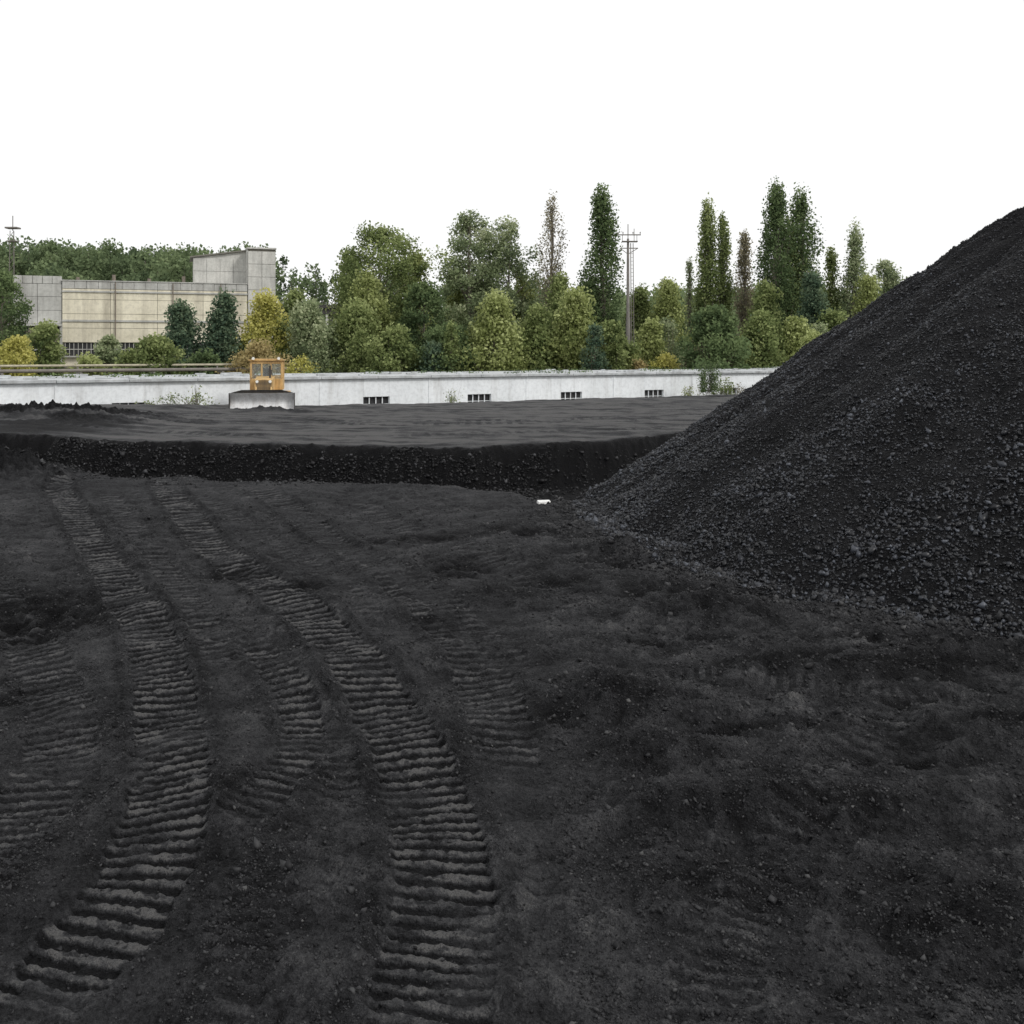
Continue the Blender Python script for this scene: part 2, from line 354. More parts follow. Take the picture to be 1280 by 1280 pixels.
# ---------------------------------------------------------------- coal lumps
OV=np.array([(1,0,0),(-1,0,0),(0,1,0),(0,-1,0),(0,0,1),(0,0,-1)],float)
OF=np.array([(0,2,4),(2,1,4),(1,3,4),(3,0,4),(2,0,5),(1,2,5),(3,1,5),(0,3,5)])
def randrot(n):
    q=rng.normal(size=(n,4));q/=np.linalg.norm(q,axis=1)[:,None];w,x,y,z=q.T
    return np.stack([1-2*(y*y+z*z),2*(x*y-z*w),2*(x*z+y*w),2*(x*y+z*w),1-2*(x*x+z*z),2*(y*z-x*w),2*(x*z-y*w),2*(y*z+x*w),1-2*(x*x+y*y)],-1).reshape(n,3,3)
def lumps(name,x,y,sz,mat,sink=.25,tb=0):
    n=len(x);z,_,_=terrain(x,y)
    V=OV[None]*rng.uniform(.55,1.25,(n,6,1))*np.array([1,.8,.65])+rng.normal(0,.16,(n,6,3))
    V=np.einsum('nij,nkj->nki',randrot(n),V)*(sz*.5)[:,None,None]
    V+=np.stack([x,y,z+sz*sink*.5],-1)[:,None,:]
    Fc=OF[None]+(np.arange(n)*6)[:,None,None]
    t=np.repeat(np.clip(rng.beta(1.3,2.3,n)+tb,0,1),8)
    return mesh_np(name,V.reshape(-1,3),Fc.reshape(-1,3),[mat],{'tint':('FACE',t)})
n=125000
a=rng.uniform(math.pi*.6,math.pi*1.72,n);r=np.sqrt(rng.uniform(.3**2,(PR+.3)**2,n))
x=PC[0]+r*np.cos(a);y=PC[1]+r*np.sin(a)
patchy=gn(x/1.6,y/1.6,71)+.6*gn(x/.5,y/.5,72)
sz=np.clip(rng.lognormal(math.log(.046),.42,n),.015,.17)*(.62+.55*(r/PR)**2)*(1+.25*patchy)
lumps('coal_heap_lumps',x,y,sz,lumpm,tb=.15*patchy+.12*(r/PR-.75))
n=13000;a=rng.uniform(math.pi*.8,math.pi*1.7,n);r=PR+np.abs(rng.normal(0,.55,n))
X1=PC[0]+r*np.cos(a);Y1=PC[1]+r*np.sin(a);S1=np.clip(rng.lognormal(math.log(.042),.5,n),.012,.16)
n=180000;Y2=np.exp(rng.uniform(math.log(4.2),math.log(22),n));X2=rng.uniform(-1,1,n)*(Y2*.56+.5)
dens=.25+.5*ss(-.1,.9,X2)+.8*(gn(X2/1.1,Y2/1.1,61)>.12)+.9*(gn(X2/.35,Y2/.35,62)>.15)
for (px,py,rx,ry,hh) in MNDS[:9]+MNDS[11:15]: dens+=1.2*np.exp(-((X2-px)/rx)**2-((Y2-py)/ry)**2)
for (px,py,rx,ry,hh) in PITS: dens+=.6*np.exp(-((X2-px)/rx)**2-((Y2-py)/ry)**2)
for tr in TR[:7]:
    c=np.interp(Y2,tr[0],tr[1]);l=np.abs(X2-c);ins=(Y2<tr[0][-1]);dens*=np.where(ins&(l<tr[4]),1-.88*tr[5],np.where(ins&(l<tr[4]+.22),1.7,1.))
k=rng.uniform(0,2.4,n)<dens;X2=X2[k];Y2=Y2[k];S2=np.clip(rng.lognormal(math.log(.0155),.5,len(X2))*(.6+Y2*.055),.006,.12)
lumps('loose_coal_pieces',np.concatenate([X1,X2]),np.concatenate([Y1,Y2]),np.concatenate([S1,S2]),lumpd)
n=17000;X3=rng.uniform(-19,7,n);ed=np.interp(X3,[-30,-14,-8,-1,3,6.4],[31,29.8,29.2,29.,31.2,34.7])
Y3=ed-.35-np.abs(rng.normal(0,1.1,n));S3=np.clip(rng.lognormal(math.log(.06),.5,n),.025,.22)
kp=~((X3>1.2)&(rng.uniform(size=n)<.75))
lumps('coal_bank_lumps',X3[kp],Y3[kp],S3[kp],lumpb)

# ---------------------------------------------------------------- trees
def leaves(C,sz):
    n=len(C);R=randrot(n)
    q=np.array([(-.5,0,0),(0,-.36,.06),(.5,0,0),(0,.36,.06)])
    V=np.einsum('nij,kj->nki',R,q)*sz[:,None,None]+C[:,None,:]
    return V.reshape(-1,3)
def limb(mb,p,q,r0,r1,bend=.12,n=4,sd=6):
    p=np.array(p,float);q=np.array(q,float);L=np.linalg.norm(q-p)
    pts=[p+(q-p)*t+rng.normal(0,bend*L*.25,3)*math.sin(math.pi*t) for t in np.linspace(0,1,n)]
    for i in range(n-1):
        mb.cyl(pts[i],pts[i+1],r0+(r1-r0)*i/(n-1),r0+(r1-r0)*(i+1)/(n-1),sd)
    return pts
def prof(kind,t):
    if kind=='poplar': return (np.sin(math.pi*np.clip(t,0,1)**.66)**.7)*.85+.08
    if kind=='pine': return (1-t)**.8*.95+.05
    if kind=='shrub': return np.sqrt(np.clip(1-(t*1.0)**2.2,0,1))
    if kind=='birch': return np.clip((1-t)**.55,0,1)*(.75+.25*np.sin(math.pi*np.clip(t*1.6,0,1)))+.04
    return np.sqrt(np.clip(1-((t-.42)/.58)**2,0,1))*.95+.05
def tree(name,x,y,top,w,kind,lm,N=9000,leaf=.27,crown0=None,base=None,nc=None,bare=0,lean=0):
    bz=tz1(x,y)-.1 if base is None else base
    H=top-bz;c0={'poplar':.12,'pine':.2,'shrub':.0,'round':.22,'birch':.08}.get(kind,.2) if crown0 is None else crown0
    zc=bz+H*c0;ch=top-zc;R=w/2
    mb=MB()
    r=max(.05,H*.014)
    if kind!='shrub':
        limb(mb,(x,y,bz),(x+lean,y,bz+H*.93),r,r*.15,.03,6,8)
    nc=nc or {'poplar':150,'pine':80,'shrub':60,'round':110,'birch':130}[kind]
    lob=[(rng.uniform(0,2*math.pi),rng.uniform(.1,.95),rng.uniform(-.55,.45)) for _ in range(12)]
    P=[];T=[];SG=[]
    for i in range(nc):
        t=rng.uniform(0,1)**(.9 if kind!='pine' else 1.2)
        if i<3: t=.985-.03*i
        a=rng.uniform(0,2*math.pi)
        k=1
        for la,lt,ls in lob: k+=ls*math.exp(-((t-lt)/.12)**2)*max(0,math.cos(a-la))**1
        k=max(k,.3)
        rr=R*float(prof(kind,np.array(t)))*k*math.sqrt(rng.uniform(.1,1))*(.95 if kind!='poplar' else .85)
        cx=x+lean*t+rr*math.cos(a);cy=y+rr*math.sin(a);cz=zc+t*ch*.96
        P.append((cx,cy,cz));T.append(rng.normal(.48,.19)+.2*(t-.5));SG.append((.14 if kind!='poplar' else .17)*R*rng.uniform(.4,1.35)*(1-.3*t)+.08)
        if kind=='shrub': s0=(x+rr*.2*math.cos(a),y+rr*.2*math.sin(a),bz)
        elif kind=='poplar': s0=(x+lean*t,y,max(bz+.3,cz-rr*2.6-ch*.06))
        elif kind=='pine': s0=(x,y,cz+.1)
        else: s0=(x+lean*t*.5,y,max(bz+H*c0*.75,cz-rr*.9-.2))
        if i%2==0 or bare: limb(mb,s0,(cx,cy,cz),r*.26*(1-.5*t)+.012,.012,.12,3,4)
        if bare and rng.uniform()<bare*1.5:
            limb(mb,(cx,cy,cz),(cx+rng.normal(0,.3),cy,cz+rng.uniform(.3,.9)),.012,.006,.1,2,3)
    P=np.array(P);T=np.array(T);SG=np.array(SG)
    wgt=SG**1.6;ci=rng.choice(nc,int(N*.95*(1-bare)),p=wgt/wgt.sum())
    off=rng.normal(0,1,(len(ci),3))
    nr_=np.linalg.norm(off,axis=1);off*=(np.minimum(nr_,2.3)/nr_)[:,None]
    dist=np.linalg.norm(off,axis=1);oz=off[:,2].copy()
    off[:,2]*=(2.4 if kind=='poplar' else .9)
    if kind=='birch': off[:,2]=off[:,2]*1.7-.6*np.abs(off[:,2])
    C=P[ci]+off*SG[ci][:,None]
    C[:,2]=np.maximum(C[:,2],bz+.1)
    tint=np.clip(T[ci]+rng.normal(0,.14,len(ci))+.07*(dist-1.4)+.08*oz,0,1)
    sz=leaf*rng.uniform(.5,1.3,len(ci))
    V=leaves(C,sz);n=len(C);Fq=np.arange(4*n).reshape(n,4)
    tr=empty(name,(0,0,0))
    mb.obj('trunk_and_limbs',[bark],tr)
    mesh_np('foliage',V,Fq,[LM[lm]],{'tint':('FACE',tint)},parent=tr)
    return tr
def PX(px,d): return (px-640)/1250*d
def ZT(py,d): return 3.4-(py-440)/1250*d
def T(name,px,topy,wpx,d,kind,lm,**k):
    return tree(name,PX(px,d),d,ZT(topy,d),wpx*d/1250,kind,lm,**k)
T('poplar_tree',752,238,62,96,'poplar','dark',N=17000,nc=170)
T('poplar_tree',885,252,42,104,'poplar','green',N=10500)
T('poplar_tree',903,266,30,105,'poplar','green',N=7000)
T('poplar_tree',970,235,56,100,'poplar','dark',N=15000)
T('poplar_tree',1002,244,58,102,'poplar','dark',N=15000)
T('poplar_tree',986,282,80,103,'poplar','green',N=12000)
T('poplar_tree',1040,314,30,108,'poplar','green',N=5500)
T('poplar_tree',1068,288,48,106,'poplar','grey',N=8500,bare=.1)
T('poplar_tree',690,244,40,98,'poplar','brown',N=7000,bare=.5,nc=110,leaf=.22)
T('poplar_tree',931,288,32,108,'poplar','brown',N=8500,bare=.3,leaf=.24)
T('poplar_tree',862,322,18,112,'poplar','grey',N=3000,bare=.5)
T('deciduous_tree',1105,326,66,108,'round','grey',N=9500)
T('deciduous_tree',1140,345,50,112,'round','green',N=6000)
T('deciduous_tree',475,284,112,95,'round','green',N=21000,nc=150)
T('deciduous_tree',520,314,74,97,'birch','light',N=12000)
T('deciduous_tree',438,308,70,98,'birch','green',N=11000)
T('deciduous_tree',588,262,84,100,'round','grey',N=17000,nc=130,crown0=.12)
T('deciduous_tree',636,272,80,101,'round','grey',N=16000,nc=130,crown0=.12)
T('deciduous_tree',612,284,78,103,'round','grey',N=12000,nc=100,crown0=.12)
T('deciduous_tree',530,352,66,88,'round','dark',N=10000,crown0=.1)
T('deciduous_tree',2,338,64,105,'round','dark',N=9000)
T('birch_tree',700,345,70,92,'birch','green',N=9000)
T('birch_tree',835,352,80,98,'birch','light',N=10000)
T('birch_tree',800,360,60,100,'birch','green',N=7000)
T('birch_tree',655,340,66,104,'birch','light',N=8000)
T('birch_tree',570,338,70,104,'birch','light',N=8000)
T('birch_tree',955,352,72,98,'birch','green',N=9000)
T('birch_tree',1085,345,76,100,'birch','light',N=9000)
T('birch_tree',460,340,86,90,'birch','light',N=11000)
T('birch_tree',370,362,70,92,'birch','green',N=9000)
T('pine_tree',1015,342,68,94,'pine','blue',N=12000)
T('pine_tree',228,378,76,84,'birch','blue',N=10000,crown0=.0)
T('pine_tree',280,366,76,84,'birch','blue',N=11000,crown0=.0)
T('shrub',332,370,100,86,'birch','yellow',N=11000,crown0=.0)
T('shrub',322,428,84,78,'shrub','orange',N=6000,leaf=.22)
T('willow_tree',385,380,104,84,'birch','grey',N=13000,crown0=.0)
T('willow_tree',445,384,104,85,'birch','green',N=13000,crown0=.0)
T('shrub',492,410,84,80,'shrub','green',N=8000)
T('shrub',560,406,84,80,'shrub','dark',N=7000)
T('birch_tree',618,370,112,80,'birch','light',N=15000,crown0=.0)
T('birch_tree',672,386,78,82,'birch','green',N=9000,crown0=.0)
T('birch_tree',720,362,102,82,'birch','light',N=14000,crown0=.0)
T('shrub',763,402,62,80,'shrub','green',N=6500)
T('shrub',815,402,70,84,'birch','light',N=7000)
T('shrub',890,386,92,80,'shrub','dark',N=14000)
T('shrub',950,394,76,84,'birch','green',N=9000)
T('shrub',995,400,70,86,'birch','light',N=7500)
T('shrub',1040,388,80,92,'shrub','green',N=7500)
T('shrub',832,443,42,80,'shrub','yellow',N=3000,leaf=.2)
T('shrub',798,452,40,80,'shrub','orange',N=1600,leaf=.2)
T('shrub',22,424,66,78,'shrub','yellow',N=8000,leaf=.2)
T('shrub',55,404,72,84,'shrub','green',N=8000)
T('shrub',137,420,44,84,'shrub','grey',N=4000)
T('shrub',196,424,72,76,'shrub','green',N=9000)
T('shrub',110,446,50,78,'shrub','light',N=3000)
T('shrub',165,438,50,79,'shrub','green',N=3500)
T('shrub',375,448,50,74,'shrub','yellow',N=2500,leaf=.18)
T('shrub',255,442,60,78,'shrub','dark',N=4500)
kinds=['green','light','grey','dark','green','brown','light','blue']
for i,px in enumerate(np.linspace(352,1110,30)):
    px+=rng.uniform(-14,14)
    T('shrub',px,rng.uniform(392,446),rng.uniform(34,74),rng.uniform(76,90),'birch' if i%3 else 'shrub',kinds[i%8],N=int(rng.uniform(2600,4800)),crown0=0,leaf=.22)
def weed(px,d,h,w,lm='green',n=500):
    x=PX(px,d);bz=tz1(x,d);mb=MB();C=[]
    for i in range(22):
        tx=x+rng.normal(0,w*.3);ty=d+rng.normal(0,.3);hh=h*rng.uniform(.5,1)
        limb(mb,(x+rng.normal(0,w*.2),ty,bz-.05),(tx,ty,bz+hh),.012,.004,.1,3,3)
        for j in range(n//22):
            t=rng.uniform(.15,1);C.append((tx+rng.normal(0,.10),ty+rng.normal(0,.1),bz+hh*t))
    C=np.array(C);e_=empty('weed_plant');mb.obj('stems',[bark],e_)
    mesh_np('leaves',leaves(C,rng.uniform(.06,.13,len(C))),np.arange(4*len(C)).reshape(-1,4),[LM[lm]],{'tint':('FACE',rng.uniform(.1,.9,len(C)))},parent=e_)
weed(885,64,2.3,1.3,'dark',2400);weed(905,65,1.3,1.8,'green',900);weed(565,55.5,1.2,.6,'grey',200);weed(225,47.5,.8,2.2,'grey',300)
weed(192,47.3,.6,1.2,'green',200);weed(860,63.5,.9,.8,'light',200);weed(245,48,1.1,.3,'green',120);weed(925,66,1.0,.8,'brown',200)

def forest():
    Cs=[];Ts=[];mb=MB();Sz=[]
    n=620
    for i in range(n):
        d=rng.uniform(150,290);px=rng.uniform(-160,1500) if i<480 else rng.uniform(-30,340)
        if i>=480: d=rng.uniform(230,290)
        x=PX(px,d)
        con=(330<px<450 and rng.uniform()<.6) or rng.uniform()<.1
        h=rng.uniform(9,14);w=rng.uniform(6,9)*(.5 if con else 1)
        if i>=480: h+=1.5
        bz=float(np.interp(x,[-150,-70,-20,40,150],[19,17,10,8,8]))*float(ss(150,270,np.array(d)))+.4
        if d<190: h*=.8
        m=420 if not con else 260
        k=22;ka=rng.uniform(0,2*math.pi,k);kt=rng.uniform(0.03,1,k);ci=rng.integers(0,k,m)
        rr=w/2*prof('pine' if con else 'round',kt)*np.sqrt(rng.uniform(.1,1,k))
        o=rng.normal(0,1,(m,3));q=np.linalg.norm(o,axis=1);o*=(np.minimum(q,1.8)/q)[:,None]*w*.12
        cx=x+rr[ci]*np.cos(ka[ci])+o[:,0];cy=d+rr[ci]*np.sin(ka[ci])+o[:,1]
        cz=bz+h*(.08+.85*kt[ci])+o[:,2]
        Cs.append(np.stack([cx,cy,cz],-1));base=rng.normal(.25 if con else .48,.15)
        if px>560: base+=.2
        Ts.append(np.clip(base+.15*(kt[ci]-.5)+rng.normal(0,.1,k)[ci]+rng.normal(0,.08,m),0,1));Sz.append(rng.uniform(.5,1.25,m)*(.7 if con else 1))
        mb.cyl((x,d,bz-1),(x,d,bz+h*.85),.2,.04,5)
    C=np.concatenate(Cs);e_=empty('distant_forest');mb.obj('trunks',[bark],e_)
    mesh_np('foliage',leaves(C,np.concatenate(Sz)),np.arange(4*len(C)).reshape(-1,4),[LM['forest']],{'tint':('FACE',np.concatenate(Ts))},parent=e_)
forest()

# ---------------------------------------------------------------- long low shed
rz=math.atan2(WU[1],WU[0])
sh=empty('long_storage_shed',(WO[0],WO[1],0),rz)
mb=MB();ftop=1.93
k0,k1=-5,11;pw=6.5;ww=.78
x0=k0*pw;x1=k1*pw
wz0,wz1=.12,.92
for k in range(k0,k1):
    c=k*pw
    a,b=c-pw/2+.012,c+pw/2-.012
    mb.box(a,c-ww,0,.3,-1.2,ftop);mb.box(c+ww,b,0,.3,-1.2,ftop)
    mb.box(c-ww,c+ww,0,.3,wz1,ftop);mb.box(c-ww,c+ww,0,.3,-1.2,wz0)
mb.box(x0-pw/2,x1-pw/2,.302,.34,-1.2,ftop)
mb.box(x0-pw/2,x1-pw/2,7.7,8,-1.2,ftop)
mb.obj('walls',[white],sh,.015)
mb=MB()
for k in range(k0,k1): mb.box(k*pw-ww-.05,k*pw+ww+.05,.20,.298,wz0-.05,wz1+.05)
mb.obj('window_glass',[dark],sh)
mb=MB()
for k in range(k0,k1):
    for j in range(5):
        xx=k*pw-ww+ww*2*j/4; mb.box(xx-.025,xx+.025,.10,.15,wz0,wz1)
    mb.box(k*pw-ww,k*pw+ww,.09,.14,(wz0+wz1)/2-.015,(wz0+wz1)/2+.015)
mb.obj('window_frames',[white],sh)
mb=MB()
for k in range(k0*2,k1*2):
    a=k*pw/2-pw/2; dz=rng.uniform(-.015,.015)
    mb.box(a+.01,a+pw/2-.01,-.22,8.2,ftop+.003,ftop+.16+dz)
mb.obj('roof_slabs',[roofm],sh,.02)
mb=MB()
for k in range(k0,k1+1):
    mb.box(k*pw-pw/2-.06,k*pw-pw/2+.06,-.03,-.002,-1.2,ftop-.01)
mb.obj('pilasters',[white],sh)
mb=MB()
for i in range(230):
    xx=rng.uniform(x0,x1);yy=rng.uniform(-.1,7.5);s=rng.uniform(.06,.28)
    mb.box(xx-s*1.4,xx+s*1.4,yy,yy+s,ftop+.16,ftop+.16+s*rng.uniform(.2,.5))
mb.obj('roof_rubble',[roofm,],sh,.03)
C=[]
for i in range(70):
    xx=rng.uniform(x0,x1);yy=rng.uniform(0,7.5)
    for j in range(40): C.append((xx+rng.normal(0,.35),yy+rng.normal(0,.3),ftop+.17+abs(rng.normal(0,.09))))
C=np.array(C)
mesh_np('roof_moss',leaves(C,rng.uniform(.06,.14,len(C))),np.arange(4*len(C)).reshape(-1,4),[LM['dark']],{'tint':('FACE',rng.uniform(0,1,len(C)))},parent=sh)

# ---------------------------------------------------------------- pipeline
pa=Vector((-52,58,0));pb=Vector((-17,80,0));pl=(pb-pa).length
pe=empty('pipeline',pa,math.atan2(pb.y-pa.y,pb.x-pa.x))
mb=MB();mb.cyl((0,.8,2.42),(pl,.8,2.42),.09,n=12);mb.obj('gas_pipe',[yel],pe)
mb=MB();mb.cyl((0,-.5,2.08),(pl,-.5,2.08),.13,n=12);mb.obj('heating_pipe',[steelg],pe)
mb=MB()
for i in range(0,int(pl),5):
    mb.box(i-.1,i+.1,-.1,.1,-.5,1.84);mb.box(i-.08,i+.08,-.8,1.1,1.845,1.94);mb.box(i-.05,i+.05,.74,.86,1.942,2.33)
mb.obj('supports',[poleconc],pe)

# ---------------------------------------------------------------- industrial building
be=empty('industrial_building',(-56.2,125,0),math.atan2(7,21.4))
def panels(mb,u0,u1,v,z0,z1,nu,zs,skip=(),th=.25,gap=.022):
    w=(u1-u0)/nu
    for i in range(nu):
        for j in range(len(zs)-1):
            if (i,j) in skip: continue
            o=rng.uniform(-.02,.02)
            mb.box(u0+i*w+gap,u0+(i+1)*w-gap,v-th+o,v-.002,zs[j]+gap,zs[j+1]-gap)
U1=22.4
mb=MB();mb.box(0,U1,0,14,-.5,12.0);mb.obj('hall_core',[joint],be)
mb=MB();zs=[-.3,1.6,2.9,4.6,6.4,8.2,10.0,11.35]
sk={(i,2) for i in range(0,5)}|{(1,0),(2,0)}
panels(mb,0,U1,0,0,11.3,4,zs,sk);mb.obj('facade_panels',[cream],be)
mb=MB();mb.box(.2,22.0,-.03,-.003,2.95,4.55);mb.obj('window_band',[dark],be)
mb=MB();panels(mb,0,U1,-.05,0,0,16,[11.35,12.3],gap=.02);mb.box(-.1,U1+.05,-.4,14,12.302,12.42);mb.box(0,22,-.9,-.26,2.75,2.92);mb.box(0,15,-1.1,-.3,1.5,1.7)
mb.box(0,U1,-.42,-.26,7.2,7.45);mb.box(0,U1,-.40,-.26,10.9,11.1)
mb.obj('parapet_and_ledges',[greyp],be)
mb=MB()
for i in range(0,43): mb.box(.3+i*.5,.36+i*.5,-.12,-.05,2.95,4.55)
mb.box(0,22,-.13,-.04,3.7,3.78);mb.obj('window_mullions',[conc],be)
mb=MB()
for u in (6.2,13.1,19.0): mb.cyl((u,-.5,0),(u,-.5,12.2),.07,n=8)
for i in range(5): mb.cyl((1.5+i*4.3,3,12.4),(1.5+i*4.3,3,13.0+.4*(i%2)),.22,n=10)
mb.obj('downpipes_and_vents',[rust],be)
mb=MB();mb.box(-5.6,-.02,.2,12,-.5,12.6);mb.obj('annex_core',[dark],be)  # near-black colour stands in for the shadow below the annex panels
mb=MB();panels(mb,-5.6,-.06,.2,0,0,2,[6.9,8.6,10.3,11.9]);panels(mb,-5.6,-.06,.2,0,0,5,[11.9,12.9],gap=.03)
for i in range(4): mb.box(-5.6+i*1.78,-5.3+i*1.78,-.6,.1,-.5,6.9)
mb.box(-6,0,-1.6,.1,6.6,6.85);mb.box(-6,-.1,-1.3,.1,3.6,3.8)
mb.obj('annex_panels',[greyp],be)
mb=MB();mb.box(-4.0,-.3,-1.1,-.6,4.6,6.2);mb.box(-5.8,-4.4,-1.2,-.6,1.2,3.4);mb.obj('rusty_gantry',[rust],be)
mb=MB();mb.prism([(2.6,12.4),(9,12.4),(9,16.2),(2.6,16.2)],15.6,U1)
mb.v=[(a,b,(15.9+(a-15.6)*.15 if c>15 else c)) for a,b,c in mb.v];mb.obj('upper_storey_core',[conc],be)
mb=MB()
for i in range(4):
    w=1.7
    for j in range(2): mb.box(15.6+i*w+.02,15.6+(i+1)*w-.02,2.4,2.598,12.45+j*1.7,12.45+(j+1)*1.7-.04)
mb.obj('upper_storey_panels',[conc],be)
mb=MB();mb.prism([(2.2,15.92),(9.3,15.92),(9.3,16.1),(2.2,16.1)],15.2,U1)
mb.v=[(a,b,c+(a-15.6)*.15) for a,b,c in mb.v];mb.obj('upper_roof',[joint],be)
mb=MB();mb.box(U1+.05,26,-.2,8,-.5,17.0);mb.obj('stair_block_core',[joint],be)
mb=MB();panels(mb,U1+.05,26,-.21,0,0,2,[i*1.7-.3 for i in range(11)]);
for j in range(5): mb.box(U1-.05,U1+.048,-.2,7.9,12.5+j*.9,12.5+j*.9+.86)
mb.box(U1-.1,26.1,-.5,8.1,17.0,17.2)
mb.obj('stair_block_panels',[conc],be)
cs=empty('canopy_shed',(-29,118,0),.1)
mb=MB();mb.box(0,9.5,0,7,8.6,9.0);mb.box(.5,9,.3,6.8,7.9,8.597);mb.obj('roof',[blackm],cs)
mb=MB()
for i in range(5): mb.box(.3+i*2.2,.6+i*2.2,.3,.6,0,7.9);mb.box(.3+i*2.2,.6+i*2.2,6.2,6.5,0,7.9)
mb.obj('columns',[conc],cs)

# ---------------------------------------------------------------- pole with crossarms
X0,D0=PX(785,90),90.;b0=tz1(X0,D0)
pe=empty('utility_pole',(X0,D0,0))
mb=MB();mb.cyl((0,0,b0-.3),(0,0,6.5),.24,.19,14);mb.cyl((0,0,6.5),(0,0,13.6),.16,.10,12);mb.obj('concrete_pole',[poleconc],pe)
mb=MB();mb.cyl((.32,.0,b0),(.24,0,13.2),.04);mb.cyl((.56,.0,b0),(.46,0,13.2),.035)
for i in range(34): z=b0+.6+i*.34; mb.cyl((.30-.06*i/34,0,z),(.54-.08*i/34,0,z),.018,n=5)
mb.box(-.55,.85,-.35,.35,13.3,13.37)
mb.box(-.95,1.15,-.06,.06,13.9,13.99);mb.box(-.7,.9,-.05,.05,12.7,12.78)
mb.cyl((-.7,0,12.74),(0,0,12.2),.03);mb.cyl((.9,0,12.74),(0,0,12.2),.03)
mb.cyl((-.5,0,13.35),(-.5,0,13.9),.025);mb.cyl((.8,0,13.35),(.8,0,13.9),.025)
mb.cyl((0,0,13.6),(0,0,14.9),.04);mb.cyl((.55,0,13.35),(.55,0,14.5),.03)
mb.obj('ladder_and_crossarms',[steelg],pe)
mb=MB()
for sx in (-.9,-.45,.45,1.1):
    mb.cyl((sx,0,13.99),(sx,0,14.08),.02,n=8);mb.cyl((sx,0,14.08),(sx,0,14.14),.07,.05,n=10);mb.cyl((sx,0,14.15),(sx,0,14.22),.055,.03,n=10)
mb.obj('insulators',[steelg],pe)
d=200;pe=empty('antenna_mast',(PX(16,d),d,0))
mb=MB();tp=ZT(276,d)
for (a,b) in ((-.6,-.6),(.6,-.6),(0,.7)): mb.cyl((a,b,5),(a*.6,b*.6,tp-2),.10,.07,5)
for i in range(16):
    z=6+i*1.35; mb.cyl((-.55,-.5,z),(.5,-.5,z+1.3),.05,n=4); mb.cyl((.5,-.5,z),(0,.5,z+1.3),.05,n=4)
mb.cyl((0,0,tp-2),(0,0,tp+1),.09)
mb.box(-1.2,1.2,-.9,.9,tp-1.6,tp-1.3);mb.box(-1.0,1.0,-.7,.7,tp-4.2,tp-4.0)
mb.obj('lattice',[steelg],pe)

# ---------------------------------------------------------------- bulldozer (faces the camera)
bx,by=-11.55,46.2;bz=tz1(bx,by+1.5)
dz=empty('bulldozer',(bx,by,bz-.12),math.radians(9))
BH=.88
mb=MB()
outer=[];inner=[]
for i in range(11):
    t=i/10;yy=.30*math.sin(math.pi*t)-.14*t;zz=.02+BH*t
    outer.append((yy,zz));inner.append((yy+.05,zz))
mb.prism(outer+inner[::-1],-1.45,1.45);mb.obj('blade',[bladem],dz,.008)
mb=MB()
yt=-.14;zt=.02+BH
mb.add([(-1.45,yt,zt+.003),(1.45,yt,zt+.003),(.9,yt-.06,zt+.15),(-.9,yt-.06,zt+.15),(-1.45,yt+.03,zt+.003),(1.45,yt+.03,zt+.003),(.9,yt-.03,zt+.15),(-.9,yt-.03,zt+.15)],
 [(0,1,2,3),(5,4,7,6),(3,2,6,7),(0,3,7,4),(1,5,6,2),(0,4,5,1)])
mb.box(-1.45,1.45,-.05,-.004,-.05,.10)
mb.box(-1.48,-1.452,-.14,.25,0,zt);mb.box(1.452,1.48,-.14,.25,0,zt)
mb.box(-1.3,1.3,.355,.43,.3,.42);mb.box(-1.3,1.3,.31,.39,.66,.76)
for i in range(13): mb.cyl((-1.3+i*.217,-.07,.03),(-1.3+i*.217,-.05,.03),.022,n=6)
mb.obj('blade_edges',[blackm],dz,.004)
mb=MB()
for s in (-1,1):
    mb.box(s*1.22-.07,s*1.22+.07,.44,2.4,.35,.55)
    mb.cyl((s*.35,.9,1.15),(s*.35,.42,.72),.05);mb.cyl((s*.35,1.5,1.35),(s*.35,.85,1.12),.08)
mb.obj('push_arms_and_rams',[orange],dz,.01)
mb=MB()
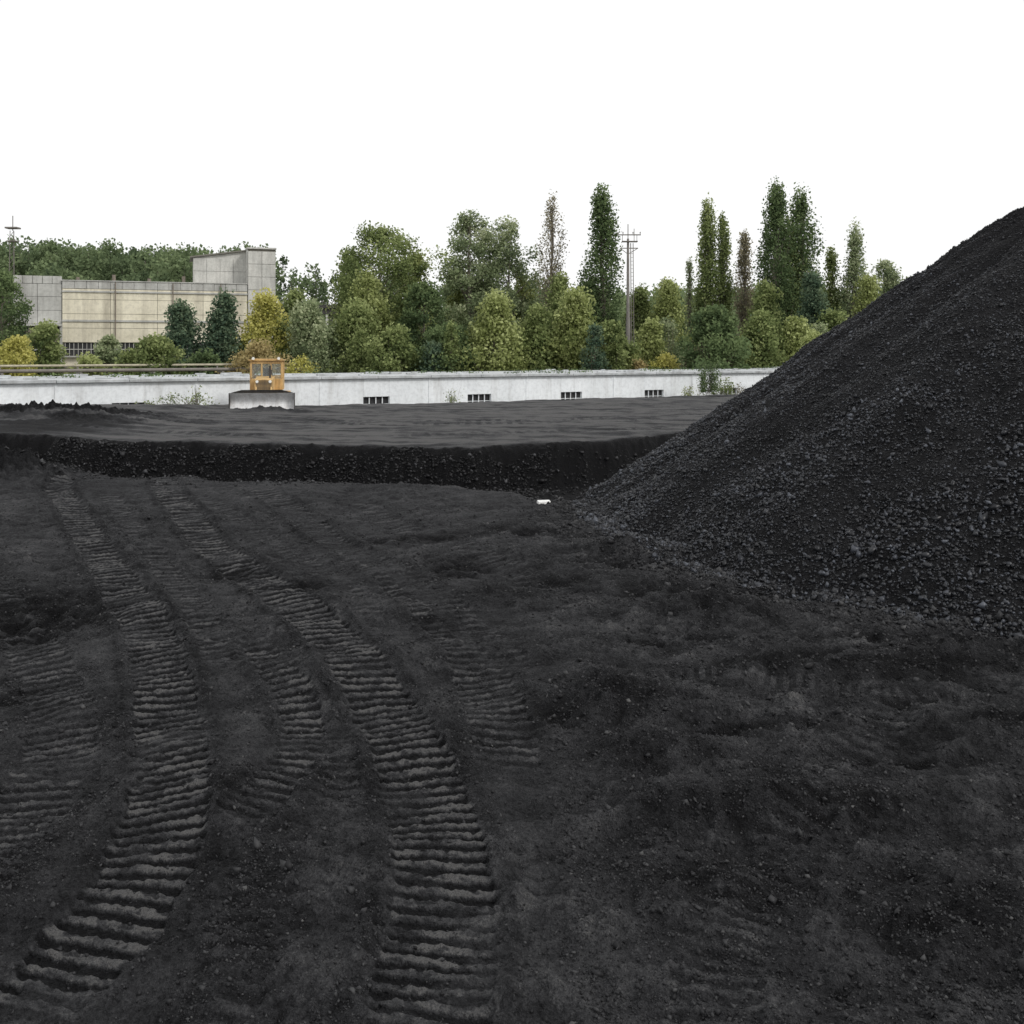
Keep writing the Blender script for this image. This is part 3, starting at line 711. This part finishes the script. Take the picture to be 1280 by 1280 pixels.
for s in (-1,1):
    cx=s*.86;w=.22
    r=.34;ya,yb=.95,3.35
    prf=[]
    for i in range(20):
        a=math.pi/2+math.pi*i/19;prf.append((ya+r*math.cos(a),.36+r*math.sin(a)))
    for i in range(20):
        a=-math.pi/2+math.pi*i/19;prf.append((yb+r*math.cos(a),.36+r*math.sin(a)))
    inn=[((y_-2.15)*.965+2.15,(z_-.36)*.84+.36) for y_,z_ in prf]
    N_=len(prf)
    vs=[(cx-w,a,b) for a,b in prf]+[(cx+w,a,b) for a,b in prf]+[(cx-w,a,b) for a,b in inn]+[(cx+w,a,b) for a,b in inn]
    fs=[]
    for i in range(N_):
        j=(i+1)%N_
        fs+=[(i,j,N_+j,N_+i),(2*N_+i,3*N_+i,3*N_+j,2*N_+j),(i,2*N_+i,2*N_+j,j),(N_+i,N_+j,3*N_+j,3*N_+i)]
    mb.add(vs,fs)
    for i in range(N_):
        y_,z_=prf[i];dy,dz_=y_-max(ya,min(yb,y_)),z_-.36
        L_=math.hypot(dy,dz_) or 1;mb.box(cx-w-.01,cx+w+.01,y_-.02+dy/L_*.03,y_+.02+dy/L_*.03,z_-.02+dz_/L_*.03,z_+.02+dz_/L_*.03)
    for i in range(14):
        yy=ya+.1+i*.17;mb.box(cx-w-.01,cx+w+.01,yy,yy+.04,.70,.745);mb.box(cx-w-.01,cx+w+.01,yy,yy+.04,-.03,.02)
    for yy in (ya,yb): mb.cyl((cx-w*.9,yy,.36),(cx+w*.9,yy,.36),.27,n=20)
    for i in range(4): mb.cyl((cx-w*.8,1.4+i*.5,.19),(cx+w*.8,1.4+i*.5,.19),.14,n=14)
mb.obj('crawler_tracks',[blackm],dz)
mb=MB()
mb.box(-.60,.60,.9,3.5,.45,.95)
mb.prism([(.85,.95),(2.3,.95),(2.3,1.62),(2.0,1.62),(.85,1.50)],-.42,.42)
mb.box(-1.1,-.62,1.3,3.4,.80,.88);mb.box(.62,1.1,1.3,3.4,.80,.88)
mb.box(-.78,.78,2.3,3.5,.952,1.50)
for s in (-1,1):
    mb.box(s*.73-.05,s*.73+.05,2.3,2.40,1.50,2.36);mb.box(s*.73-.05,s*.73+.05,3.40,3.5,1.50,2.36)
    mb.box(s*.73-.04,s*.73+.04,2.88,2.96,1.50,2.36)
mb.box(-.26,-.18,2.3,2.38,1.50,2.36);mb.box(.18,.26,2.3,2.38,1.50,2.36)
mb.box(-.70,.70,2.302,2.38,2.22,2.358);mb.box(-.70,.70,3.42,3.498,2.22,2.358);mb.box(-.70,.70,3.42,3.498,1.50,1.66)
mb.obj('body_and_cab',[orange],dz,.02)
mb=MB();mb.box(-.84,.84,2.2,3.6,2.362,2.42);mb.box(-.7,.7,2.35,3.5,2.422,2.46);mb.obj('cab_roof',[orange],dz,.03)
mb=MB()
mb.box(-.68,-.26,2.33,2.345,1.5,2.22);mb.box(.26,.68,2.33,2.345,1.5,2.22);mb.box(-.18,.18,2.33,2.345,1.5,2.22)
mb.obj('cab_windows',[gl],dz)
mb=MB()
for i in range(8): mb.box(-.36,.36,.835,.85,1.0+i*.06,1.03+i*.06)
mb.cyl((.25,1.4,1.55),(.25,1.4,2.15),.045);mb.cyl((.25,1.4,1.7),(.25,1.4,1.95),.08)
mb.box(-.22,.22,2.85,3.2,1.3,1.62);mb.box(-.22,.22,3.12,3.22,1.62,2.0);mb.cyl((0,2.5,1.5),(0,2.62,1.78),.02)
mb.obj('grille_exhaust_seat',[blackm],dz)
mb=MB()
for s in (-.6,.6): mb.cyl((s,2.22,2.48),(s,2.12,2.48),.06,.07,14)
for s in (-.3,.3): mb.cyl((s,.86,1.4),(s,.8,1.4),.07,n=14)
mb.obj('work_lamps',[lampm],dz)

# ---------------------------------------------------------------- foam block on the ground
fx,fy=.72,22.4
mb=MB();mb.prism([(-.10,0),(.10,0),(.11,.06),(.04,.085),(-.09,.07)],-.15,.13)
mb.box(.08,.16,-.16,-.06,0,.04)
mb.obj('foam_block',[foam],None,.012,(fx,fy,tz1(fx,fy)-.01),.2)

# ---------------------------------------------------------------- light
AZ=125;EL=38
W=bpy.data.worlds.new('World');S.world=W;W.use_nodes=True;nt=W.node_tree
bg=nt.nodes['Background']
sky=nd(nt,'ShaderNodeTexSky',sky_type='NISHITA');sky.sun_disc=False
sky.sun_elevation=math.radians(EL);sky.sun_rotation=math.radians(AZ);sky.dust_density=4
bg.inputs[1].default_value=.12
nt.links.new(sky.outputs[0],bg.inputs[0])
bg2=nd(nt,'ShaderNodeBackground');bg2.inputs[0].default_value=(1,1,1,1);bg2.inputs[1].default_value=1.08
mx=nd(nt,'ShaderNodeMixShader');mx.inputs[0].default_value=.93
nt.links.new(bg.outputs[0],mx.inputs[1]);nt.links.new(bg2.outputs[0],mx.inputs[2])
nt.links.new(mx.outputs[0],nt.nodes['World Output'].inputs[0])
L=bpy.data.lights.new('sun','SUN');L.energy=1.5;L.angle=math.radians(10);L.color=(1,.975,.94)
lo=bpy.data.objects.new('sun',L);col.objects.link(lo)
az=math.radians(AZ);el=math.radians(EL)
dirv=Vector((math.sin(az)*math.cos(el),math.cos(az)*math.cos(el),math.sin(el)))
lo.rotation_euler=dirv.to_track_quat('Z','Y').to_euler()

# ---------------------------------------------------------------- camera
cd=bpy.data.cameras.new('camera');cam=bpy.data.objects.new('camera',cd);col.objects.link(cam)
cam.location=(0,0,3.4);cam.rotation_euler=(math.radians(90),0,0)
cd.sensor_width=36;cd.lens=36*1250/1280;cd.shift_y=-200/1280;cd.clip_end=3000;cd.clip_start=.1
S.camera=cam
